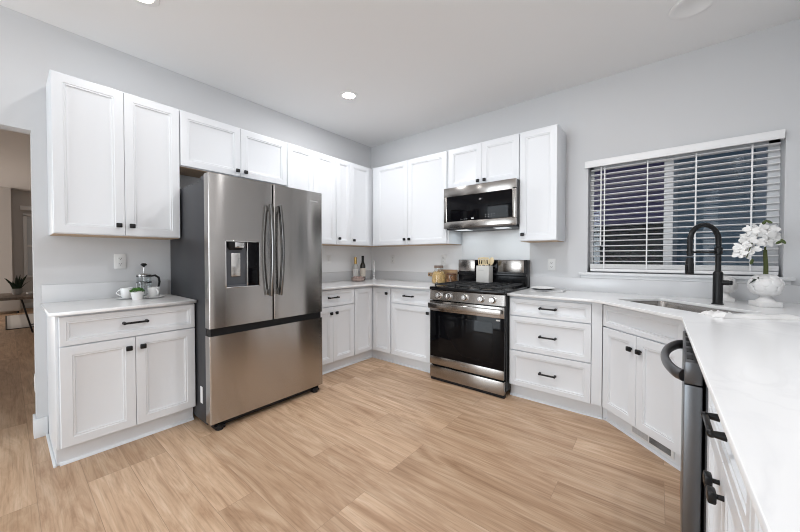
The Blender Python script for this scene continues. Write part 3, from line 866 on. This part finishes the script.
outlet((.0101, -.78, 1.195), 90, 'white wall switch beside the refrigerator, left of the bottles', 'switch')
outlet((.427, -.0101, 1.20), 0, 'white outlet on the back wall right of the corner')
outlet((1.235, -.0101, 1.20), 0, 'white outlet on the back wall above the pasta jar')
outlet((2.46, 0, 1.155), 0, 'white outlet on the wall between range and window')
outlet((-.06, OY0, .36), 0, 'low white outlet on the end of the wall by the dining opening')

# ------------------------------------------------------------------ coffee things on the left counter
def saucer(x, y, label):
    t = thing('saucer', label, 'saucer', (x, y, CT1))
    MB().lathe([(0, .003), (.03, .003), (.055, .008), (.068, .014), (.069, .012), (.05, .003), (.035, 0), (0, 0)], 36).build('dish', M_CERAM, t); return t
def cup(x, y, rz, label, h=.07):
    t = thing('coffee_cup', label, 'cup', (x, y, CT1 + .004), rz)
    MB().lathe([(0, .006), (.022, .006), (.030, .02), (.036, h), (.039, h), (.040, h - .003), (.034, .018), (.026, .001), (.02, 0), (0, 0)], 32).build('bowl', M_CERAM, t)
    pts = [(.034, 0, h * .85)] + [(.038 + .026 * math.sin(PI * k / 10), 0, h * (.85 - .6 * k / 10)) for k in range(1, 10)] + [(.03, 0, h * .25)]
    MB().tube(pts, .005, 10, (1, 1.4)).build('handle', M_CERAM, t); return t
saucer(.165, -2.802, 'white saucer under the left cup, behind the herb pot')
cup(.165, -2.802, -125, 'white coffee cup left of the herb pot, handle to the left', .078)
saucer(.245, -2.655, 'white saucer at the right, under the cup before the french press')
cup(.245, -2.655, 10, 'white coffee cup right of the herb pot, in front of the press', .078)
t = thing('herb_pot', 'small white pot of bright green herbs between the two cups', 'potted plant', (.285, -2.765, CT1))
MB().lathe([(0, .004), (.026, .004), (.036, .062), (.039, .062), (.040, .058), (.029, 0), (0, 0)], 32).build('pot', M_MATCER, t)
MB().lathe([(0, .056), (.035, .056), (0, .0565)], 20).build('soil', mat('soil', (.03, .02, .012), .9), t)
b = MB()
for i in range(170):
    a = random.uniform(0, 2 * PI); r = .043 * math.sqrt(random.random()); z = .062 + .022 * (1 - (r / .045) ** 2) + random.uniform(-.006, .006)
    b.sphere((r * math.cos(a), r * math.sin(a), z), random.uniform(.004, .0075), 6, (1, .8, .5))
b.build('leaves', M_GREEN, t, 80)
t = thing('french_press', 'glass french press coffee maker with black handle and chrome bands', 'french press', (.125, -2.69, CT1), 55)
MB().lathe([(0, .010), (.042, .010), (.046, .016), (.046, .150), (.049, .156), (.0475, .156), (.0445, .150), (.0445, .017), (.041, .0125), (0, .0125)], 36).build('carafe', M_GLASS, t)
b = MB()
for z in (.098, .142): b.lathe([(.0465, 0), (.0485, 0), (.0485, .009), (.0465, .009), (.0465, 0)], 36, (0, 0, z))
b.build('metal_bands', mat('dark_chrome', (.12, .12, .12), .2, .9), t)
b = MB()
for a in (45, 135, 225, 315):
    c_, s_2 = math.cos(math.radians(a)), math.sin(math.radians(a))
    b.tube([(.0475 * c_, .0475 * s_2, .10), (.0475 * c_, .0475 * s_2, .03), (.052 * c_, .052 * s_2, .004)], .003, 8)
b.lathe([(.035, 0), (.05, 0), (.05, .006), (.035, .006), (.035, 0)], 32); b.build('stand', M_CHROME, t)
MB().lathe([(0, .168), (.015, .167), (.042, .160), (.048, .156), (.048, .152), (0, .152)], 36).build('lid', M_CHROME, t)
MB().cyl((0, 0, .02), (0, 0, .212), .0026, None, 10).build('plunger_rod', M_CHROME, t)
MB().lathe([(0, .236), (.014, .234), (.021, .226), (.021, .222), (.010, .216), (.005, .208), (0, .208)], 24).build('plunger_knob', M_BLACKP, t)
MB().lathe([(0, .022), (.043, .022), (.043, .026), (0, .026)], 28).build('filter_disc', M_CHROME, t)
MB().tube([(.046, 0, .146), (.075, 0, .150), (.098, 0, .135), (.104, 0, .105), (.098, 0, .075), (.085, 0, .055)], [.008, .009, .0095, .0095, .009, .007], 12, (.8, 1.1)).build('handle', M_BLACKP, t)
t.scale = (1.0, 1.0, 1.13)

# ------------------------------------------------------------------ corner: bottles, bowl, candlestick
def bottle(x, y, label, glassm, foilm, labm, sc=1.0, hz=.30):
    t = thing('wine_bottle', label, 'bottle', (x, y, CT1))
    R = .037 * sc
    MB().lathe([(0, .004), (R * .8, .0), (R, .006), (R, hz * .56), (R * .95, hz * .62), (R * .55, hz * .72), (.0145, hz * .78), (.0135, hz * .985), (0, hz * .985)], 32).build('glass', glassm, t)
    MB().lathe([(.0225, hz * .695), (.0185, hz * .745), (.0172, hz * .80), (.0168, hz * .93), (.0180, hz * .935), (.0180, hz * .985), (.016, hz), (0, hz)], 24).build('foil_capsule', foilm, t)
    MB().lathe([(R + .0006, hz * .16), (R + .0008, hz * .16), (R + .0008, hz * .50), (R + .0006, hz * .50)], 32).build('paper_label', labm, t)
    return t
M_FOIL = mat('gold_foil', (.62, .42, .14), .25, 1.0)
M_LAB = mat('cream_label', (.72, .66, .58), .7, var=.08, bscale=20)
bottle(.094, -.40, 'clear wine bottle with gold foil neck in the corner', mat('pale_bottle_glass', (.52, .52, .50), .1, coat=.5), M_FOIL, mat('white_label', (.74, .74, .72), .7), 1.0, .315)
bottle(.146, -.315, 'dark wine bottle with a cream label, right of gold bottle', mat('dark_bottle_glass', (.010, .012, .009), .08, coat=.5), mat('black_foil', (.012, .012, .012), .3, .5), M_LAB, 1.0, .335)
t = thing('fruit_bowl', 'low wire bowl with rosy contents in front of the wine bottles', 'bowl', (.222, -.478, CT1))
MB().lathe([(0, .004), (.045, .004), (.075, .020), (.088, .045), (.091, .045), (.078, .016), (.048, 0), (0, 0)], 36).build('dish', mat('speckled_clay', (.44, .33, .29), .5, var=.5, bscale=60), t)
for a in range(7):
    o = MB().sphere((.045 * math.cos(a * .9), .045 * math.sin(a * .9), .045), .024, 14, (1, 1, .85)).build('potpourri_ball', mat('rosy_ball', (.40, .29, .26), .7, var=.4, bscale=40), t, 60)
t = thing('candlestick', 'clear glass candlestick with a white candle in the counter corner', 'candlestick', (.190, -.14, CT1))
MB().lathe([(0, .002), (.036, .002), (.038, .006), (.014, .018), (.008, .04), (.018, .055), (.008, .07), (.007, .10), (.020, .118), (.009, .13), (.016, .15), (.017, .165), (0, .165)], 24).build('glass_stem', mat('pressed_glass', (.78, .80, .80), .1, coat=.6), t)
MB().lathe([(0, .16), (.0105, .16), (.0105, .262), (.004, .268), (0, .268)], 16).build('candle', M_MATCER, t)

# ------------------------------------------------------------------ left of the range: jars and board
M_BOARD = grain_mat('acacia_board', (.30, .17, .08), (.50, .33, .18), (4, 40, 40))
t = thing('cutting_board', 'wooden paddle cutting board standing on its edge behind pasta jar', 'cutting board', (1.262, -.034, CT1 + .001), 0)
b = MB(); b.box(-.10, .176, -.006, .010, 0.0, .165, .005, 2); b.box(-.238, -.095, -.006, .010, .075, .122, .007, 2); b.build('board', M_BOARD, t)
MB().cyl((-.215, -.0075, .098), (-.215, .011, .098), .010, None, 16).build('hanging_hole', M_SLOT, t)
M_PASTA = mat('dry_pasta', (.78, .54, .24), .55, var=.3, bscale=70)
t = thing('pasta_jar', 'glass jar full of yellow pasta with brown lid beside the range', 'jar', (1.262, -.165, CT1))
MB().lathe([(0, .004), (.076, .004), (.079, .012), (.079, .105), (.070, .135), (.050, .158), (.050, .185), (.048, .185), (.048, .157), (.068, .133), (.077, .104), (.077, .012), (0, .007)], 36).build('glass', M_GLASS, t)
b = MB()
for i in range(560):
    a = random.uniform(0, 2 * PI); r = .060 * math.sqrt(random.random()); z = random.uniform(.016, .138)
    if i < 400: r = .0675 if z < .105 else .056
    p = Vector((r * math.cos(a), r * math.sin(a), z)); q = Vector((random.uniform(-1, 1), random.uniform(-1, 1), random.uniform(-1, 1))).normalized() * .011
    b.tube([p - q, p, p + q], .0052, 6)
o = b.build('pasta', M_PASTA, t, 60); o['kind'] = 'stuff'
MB().lathe([(0, .185), (.052, .185), (.054, .188), (.054, .214), (.051, .217), (0, .217)], 32).build('lid', mat('grey_brown_lid', (.20, .15, .12), .5), t)
t = thing('nut_jar', 'low glass jar of copper-brown nuts with wooden lid beside range back', 'jar', (1.415, -.135, CT1))
MB().lathe([(0, .004), (.056, .004), (.058, .01), (.058, .11), (.056, .11), (.056, .012), (0, .007)], 32).build('glass', M_GLASS, t)
b = MB()
for i in range(150):
    a = random.uniform(0, 2 * PI); r = .047 if i < 120 else .04 * random.random(); z = random.uniform(.016, .104)
    b.sphere((r * math.cos(a), r * math.sin(a), z), .0085, 7, (1, .8, .8))
o = b.build('nuts', mat('copper_brown_nut', (.42, .20, .09), .45, var=.4, bscale=60), t, 70); o['kind'] = 'stuff'
MB().lathe([(0, .11), (.058, .11), (.060, .113), (.060, .124), (.057, .127), (0, .127)], 32).build('lid', mat('dark_wood_lid', (.14, .06, .03), .5), t)

# crock with utensils on the range
t = thing('utensil_crock', 'square off-white ceramic utensil crock on the range top', 'crock', (1.848, -.195, .963), 0)
b = MB()
b.box(-.072, .072, -.05, .05, 0, .012, .004)
for q in ((-.072, -.065, -.05, .05), (.065, .072, -.05, .05), (-.072, .072, -.05, -.043), (-.072, .072, .043, .05)): b.box(*q, .004, .176, .003)
b.build('crock_body', mat('off_white_stoneware', (.62, .61, .58), .5), t)
MB().box(-.045, .012, -.0512, -.0495, .128, .132).build('script_mark', mat('grey_script', (.3, .3, .29), .6), t)
M_IVORY = mat('ivory_wood', (.80, .66, .42), .5)
def utensil(x, y, tilt, rz, label, nm, slots):
    t = thing(nm, label, 'utensil', (1.848 + x, -.195 + y, .995), rz)
    b = MB(); b.tube([(0, 0, 0), (0, 0, .15)], .006, 8)
    o = b.build('shaft', M_IVORY, t); o.rotation_euler = (0, tilt, 0)
    b = MB()
    if slots:
        b.box(-.034, .034, -.003, .003, .150, .162, .002); b.box(-.034, .034, -.003, .003, .215, .232, .003)
        for k in range(4): b.box(-.034 + k * .0195, -.0245 + k * .0195, -.003, .003, .155, .222, .002)
    else:
        b.sphere((0, 0, .195), .036, 18, (.8, .25, 1.15))
    h = b.build('head', M_IVORY, t); h.rotation_euler = (0, tilt, 0)
utensil(-.022, .012, -.10, 8, 'ivory slotted spatula leaning left in the crock', 'slotted_spatula', True)
utensil(.012, -.012, .06, -10, 'ivory slotted spatula in the middle of the crock', 'slotted_spatula', True)
utensil(.030, .015, .20, 0, 'ivory wooden spoon leaning right in the crock', 'wooden_spoon', False)

# ------------------------------------------------------------------ dishes right of the range
t = thing('serving_tray', 'flat grey-white tray lying under the plate right of the range', 'tray', (2.475, -.185, CT1), 4)
MB().box(-.14, .14, -.10, .10, 0, .012, .004).build('tray_slab', mat('pale_grey_stone', (.55, .55, .55), .35, var=.15, bscale=12), t)
t = thing('dinner_plate', 'shallow white plate with dark underside right of the range', 'plate', (2.435, -.215, CT1 + .0125))
MB().lathe([(0, .004), (.06, .004), (.105, .017), (.108, .019), (.108, .016), (.065, 0), (0, 0)], 40).build('plate_face', M_CERAM, t)
MB().lathe([(.055, -.0002), (.066, -.0006), (.1075, .0155), (.1078, .0165), (.066, .0008), (.055, 0)], 40).build('underside', mat('slate_glaze', (.08, .08, .085), .4), t)

# ------------------------------------------------------------------ white lotus vase with orchid
def lotus(t, name, R, H):
    b = MB(); ft = .70 * R
    b.box(-ft, ft, -ft, ft, 0, .026, .004)
    b.lathe([(0, .026), (ft * .9, .026), (ft * .72, .034), (.026, .046), (.024, .056), (.034, .066), (R * .55, .068), (R * .80, .080), (R * .92, .100), (R * .92, .116), (R * .80, .138), (R * .58, .154), (R * .32, .163), (R * .16, .165), (0, .165)], 40)
    zc, hz = .108, .056
    for row, (lat, n, sc) in enumerate(((-40, 9, .75), (-12, 9, .85), (18, 9, .85), (50, 7, .72))):
        for k in range(n):
            a = 2 * PI * (k + .5 * (row % 2)) / n; la = math.radians(lat)
            p = Vector((R * .93 * math.cos(la), 0, zc + hz * math.sin(la)))
            nrm = Vector((math.cos(la) / R, 0, math.sin(la) / hz)).normalized()
            up = Vector((-nrm.z, 0, nrm.x)); tn = Vector((0, 1, 0))
            up = (up + nrm * {-40: .0, -12: .02, 18: .0, 50: .05}[lat]).normalized(); nn = tn.cross(up).normalized() * -1
            q = bmesh.new(); bmesh.ops.create_uvsphere(q, u_segments=14, v_segments=10, radius=1)
            for v in q.verts:       # pointed tip
                if v.co.z > 0: v.co.y *= (1 - .55 * v.co.z ** 2)
            Mx = Matrix((( nn.x, tn.x, up.x, p.x), (nn.y, tn.y, up.y, p.y), (nn.z, tn.z, up.z, p.z), (0, 0, 0, 1)))
            q.transform(Matrix.Rotation(a, 4, 'Z') @ Mx @ Matrix.Diagonal((.0075, .032 * sc * R / .08, .027 * sc, 1)))
            b._merge(q)
    b.bm.transform(Matrix.Diagonal((1, 1, H / .165, 1)))
    return b.build(name, M_MATCER, t, 50)
vx, vy = 3.806, -.335
t = thing('potted_orchid', 'white orchid in a white lotus-shaped pedestal vase at far right', 'potted plant', (vx, vy, CT1), 20)
lotus(t, 'vase', .078, .205)
MB().tube([(0, 0, .17), (.0, 0, .25), (-.006, 0, .36)], [.012, .011, .009], 10).build('stem', M_STEM, t)
d0 = Matrix.Rotation(math.radians(-20), 4, 'Z')
st_pts = [(-.006, 0, .355), (-.01, -.01, .43), (-.03, -.02, .49), (-.075, -.05, .46), (-.12, -.085, .39), (-.15, -.10, .31)]
MB().tube(st_pts, [.005, .0045, .004, .0035, .003, .0025], 8).build('flower_spike', M_STEM, t)
def blossom(loc, rot, s):
    b = MB(); 
    for a, L, Wd in ((90, 1.0, .62), (215, 1.0, .55), (325, 1.0, .55), (10, 1.1, 1.0), (170, 1.1, 1.0)):
        q = bmesh.new(); bmesh.ops.create_uvsphere(q, u_segments=12, v_segments=8, radius=1)
        q.transform(Matrix.Rotation(math.radians(a), 4, 'Y') @ Matrix.Translation((.55 * L, random.uniform(-.05, .05), 0)) @ Matrix.Rotation(math.radians(random.uniform(-14, 14)), 4, 'Z') @ Matrix.Diagonal((.55 * L, .05, .45 * Wd, 1)))
        b._merge(q)
    b.sphere((0, -.12, -.06), .16, 10, (1, 1, 1.2))
    b.bm.transform(Matrix.Diagonal((s, s, s, 1)))
    o = b.build('blossom', M_PETAL, t, 60); o.location = Vector(loc) + Vector((-.032, .012, 0)); o.rotation_euler = rot
for p, s in (((.035, -.03, .485), .042), ((-.02, -.04, .50), .042), ((.062, -.02, .455), .038), ((.005, -.06, .46), .044), ((-.045, -.05, .465), .042),
             ((.055, -.04, .42), .034), ((-.075, -.07, .485), .034), ((-.05, -.06, .415), .040), ((-.095, -.085, .42), .038), ((-.13, -.09, .385), .036),
             ((-.075, -.08, .365), .036), ((-.15, -.11, .335), .032), ((-.11, -.09, .335), .034), ((.005, -.06, .41), .036), ((-.085, -.06, .45), .034), ((-.145, -.10, .365), .030)):
    blossom(p, (random.uniform(-.5, .3), random.uniform(-.6, .6), random.uniform(-.5, .5) - .35), s)
for p, r in (((.028, -.055, .405), .9), ((.05, -.05, .41), -.5), ((-.125, -.10, .285), .2), ((-.03, -.03, .53), .5), ((.0, -.02, .535), -.8)):
    b = MB(); b.sphere((0, 0, 0), .016, 10, (.55, .35, 1.2)); o = b.build('leaf_bud', mat('olive_leaf', (.06, .09, .02), .5), t); o.location = p; o.rotation_euler = (r, r * .7, 0)
for p in ((-.15, -.11, .40), (-.155, -.115, .375), (-.145, -.12, .345)):
    o = MB().sphere((0, 0, 0), .007, 8).build('bud', M_PETAL, t, 60); o.location = p
for a, L in ((20, .115), (200, .105)):
    c_, s_2 = math.cos(math.radians(a)), math.sin(math.radians(a))
    MB().tube([(0, 0, .175), (c_ * .05, s_2 * .05, .185), (c_ * L, s_2 * L, .145)], [.006, .014, .002], 10, (.25, 1)).build('leaf', M_DGREEN, t)
t = thing('lotus_vase', 'white lotus-shaped pedestal vase half hidden behind the faucet', 'vase', (3.642, -.165, CT1), 10)
lotus(t, 'vase_body', .060, .180)

# towel on the counter
b = bmesh.new(); NX, NY = 56, 26
gv = []
def th(u, v):
    e = max(0.0, 1 - u * 3.2)
    return .007 + 0.017 * e * (0.75 + .5 * math.sin(v * 19 + u * 9) + .4 * math.sin(v * 43 - u * 31 + 1) + .3 * math.sin(u * 40)) + .007 * math.exp(-((v - .25) / .12) ** 2) + .003 * math.sin(u * 17 + v * 5)
for i in range(NX + 1):
    row = []
    for k in range(NY + 1):
        u, v = i / NX, k / NY
        x = u * .42 + .016 * math.sin(v * 17) * (1 - u); y = v * .14 + .008 * math.sin(u * 11)
        e = min(u, 1 - u, v, 1 - v) * 14
        row.append((x, y, max(.004, th(u, v)) * min(1, .25 + e)))
    gv.append(row)
top = [[b.verts.new(p) for p in r] for r in gv]; bot = [[b.verts.new((p[0], p[1], .0005)) for p in r] for r in gv]
for i in range(NX):
    for k in range(NY):
        b.faces.new((top[i][k], top[i + 1][k], top[i + 1][k + 1], top[i][k + 1])); b.faces.new((bot[i][k], bot[i][k + 1], bot[i + 1][k + 1], bot[i + 1][k]))
for i in range(NX):
    b.faces.new((top[i][0], bot[i][0], bot[i + 1][0], top[i + 1][0])); b.faces.new((top[i][NY], top[i + 1][NY], bot[i + 1][NY], bot[i][NY]))
for k in range(NY):
    b.faces.new((top[0][k], top[0][k + 1], bot[0][k + 1], bot[0][k])); b.faces.new((top[NX][k], bot[NX][k], bot[NX][k + 1], top[NX][k + 1]))
bmesh.ops.recalc_face_normals(b, faces=b.faces)
m = MB(); m.bm.free(); m.bm = b
o = m.build('dish_towel', mat('white_linen', (.76, .75, .74), .85, bump=.3, bscale=400), None, 60)
o.location = (3.530, -1.085, CT1); o.rotation_euler = (0, 0, math.radians(30))
tag(o, 'rumpled white linen towel lying on the counter in front of the sink', 'towel')

# ------------------------------------------------------------------ dining room through the opening
M_TABLE = grain_mat('grey_brown_table', (.16, .125, .10), (.26, .21, .175), (2, 20, 20))
t = thing('dining_table', 'grey-brown dining table with black metal legs in the next room', 'table', (-5.0, -3.42, 0), 0)
MB().box(-.52, .52, -.75, .47, .565, .605, .006).build('tabletop', M_TABLE, t)
for sx in (-1, 1):
    for y0, y1 in ((-.48, -.59), (.20, .31)):
        b = MB(); b.tube([(sx * .46, y0, .565), (sx * .48, y1, .024), (sx * .48, y1 + .05, .024)], .0115, 8); b.build('leg', M_BLK, t)
t = thing('potted_snake_plant', 'dark spiky plant in a pale pot on the dining table', 'potted plant', (-5.0, -3.255, .606))
MB().lathe([(0, .004), (.045, .004), (.06, .04), (.062, .09), (.066, .10), (.066, .105), (.056, .10), (0, .095)], 28).build('pot', mat('pale_patterned_pot', (.42, .40, .38), .6, var=.2, bscale=30), t)
for k in range(12):
    a = k * 2.4; r = .012 + .002 * k; lean = .05 + .07 * (k % 4) / 3; h = .24 - .05 * (k % 3)
    MB().tube([(r * math.cos(a), r * math.sin(a), .09), ((r + lean * .4) * math.cos(a), (r + lean * .4) * math.sin(a), .09 + h * .55), ((r + lean) * math.cos(a), (r + lean) * math.sin(a), .09 + h)],
              [.016, .016, .002], 8, (.3, 1)).build('leaf', M_DGREEN, t)
t = thing('book', 'closed pale book lying on the dining table beside the plant', 'book', (-5.05, -3.06, .606), 8)
MB().box(-.11, .11, -.08, .08, .002, .024).build('pages', mat('page_edge', (.6, .58, .54), .8), t)
b = MB(); b.box(-.113, .113, -.083, .083, 0, .003); b.box(-.113, .113, -.083, .083, .023, .027); b.build('cover', mat('pale_cover', (.55, .54, .54), .6), t)
t = thing('area_rug', 'pale striped rug with a dark border under the dining table', 'rug', (-5.26, -3.385, 0))
MB().box(-2.0, -.02, .02, 1.5, .001, .011, .002).build('pile', stripe_mat('striped_rug', (.42, .40, .385), (.56, .54, .52), 1.3, 'Y'), t)
b = MB(); b.box(-.02, 0, 0, 1.52, .001, .012); b.box(-2.02, -.02, 0, .02, .001, .012); b.box(-2.02, -2.0, .02, 1.52, .001, .012); b.box(-2.0, -.02, 1.5, 1.52, .001, .012)
b.build('border', mat('dark_rug_border', (.04, .038, .036), .9), t)
t = thing('pouf_stool', 'pale upholstered low stool beyond the dining table, by the far wall', 'stool', (-7.9, -3.36, 0))
MB().box(-.25, .25, -.2, .2, .05, .42, .03, 3).build('cushion', mat('pale_upholstery', (.5, .48, .46), .9), t)
for sx in (-.2, .2):
    for sy in (-.15, .15): MB().cyl((sx, sy, 0), (sx, sy, .06), .018, None, 10).build('leg', M_BLK, t)
t = thing('low_bench', 'dark low bench under the dining room window', 'bench', (-8.2, -2.55, 0))
MB().box(-.2, .2, -.30, .6, .38, .46, .01).build('seat', mat('dark_bench', (.03, .028, .027), .6), t)
for sx in (-.16, .16):
    for sy in (-.27, .55): MB().box(sx - .02, sx + .02, sy - .02, sy + .02, 0, .39).build('leg', mat('dark_bench', (.03, .028, .027), .6), t)
w2 = struct(bpy.data.objects.new('window_2', None)); COL.objects.link(w2); w2.location = (XD, 0, 0)
b = MB()
for q in ((-3.09, -3.03, .80, 2.25), (-2.0, -1.94, .80, 2.25), (-3.09, -1.94, .74, .80), (-3.09, -1.94, 2.22, 2.28), (-3.03, -2.0, 1.48, 1.53)): b.box(0, .05, q[0], q[1], q[2], q[3], .004)
b.build('window_frame', M_TRIM, w2)
MB().box(.012, .02, -3.04, -1.99, .79, 2.23).build('window_pane', mat('painted_dusk_pane', (.62, .66, .70), .15), w2)  # opaque pane; the window's light is put into its pale colour
MB().box(.0, .09, -3.13, -1.9, 2.36, 2.46, .006).build('window_valance', M_TRIM, w2)
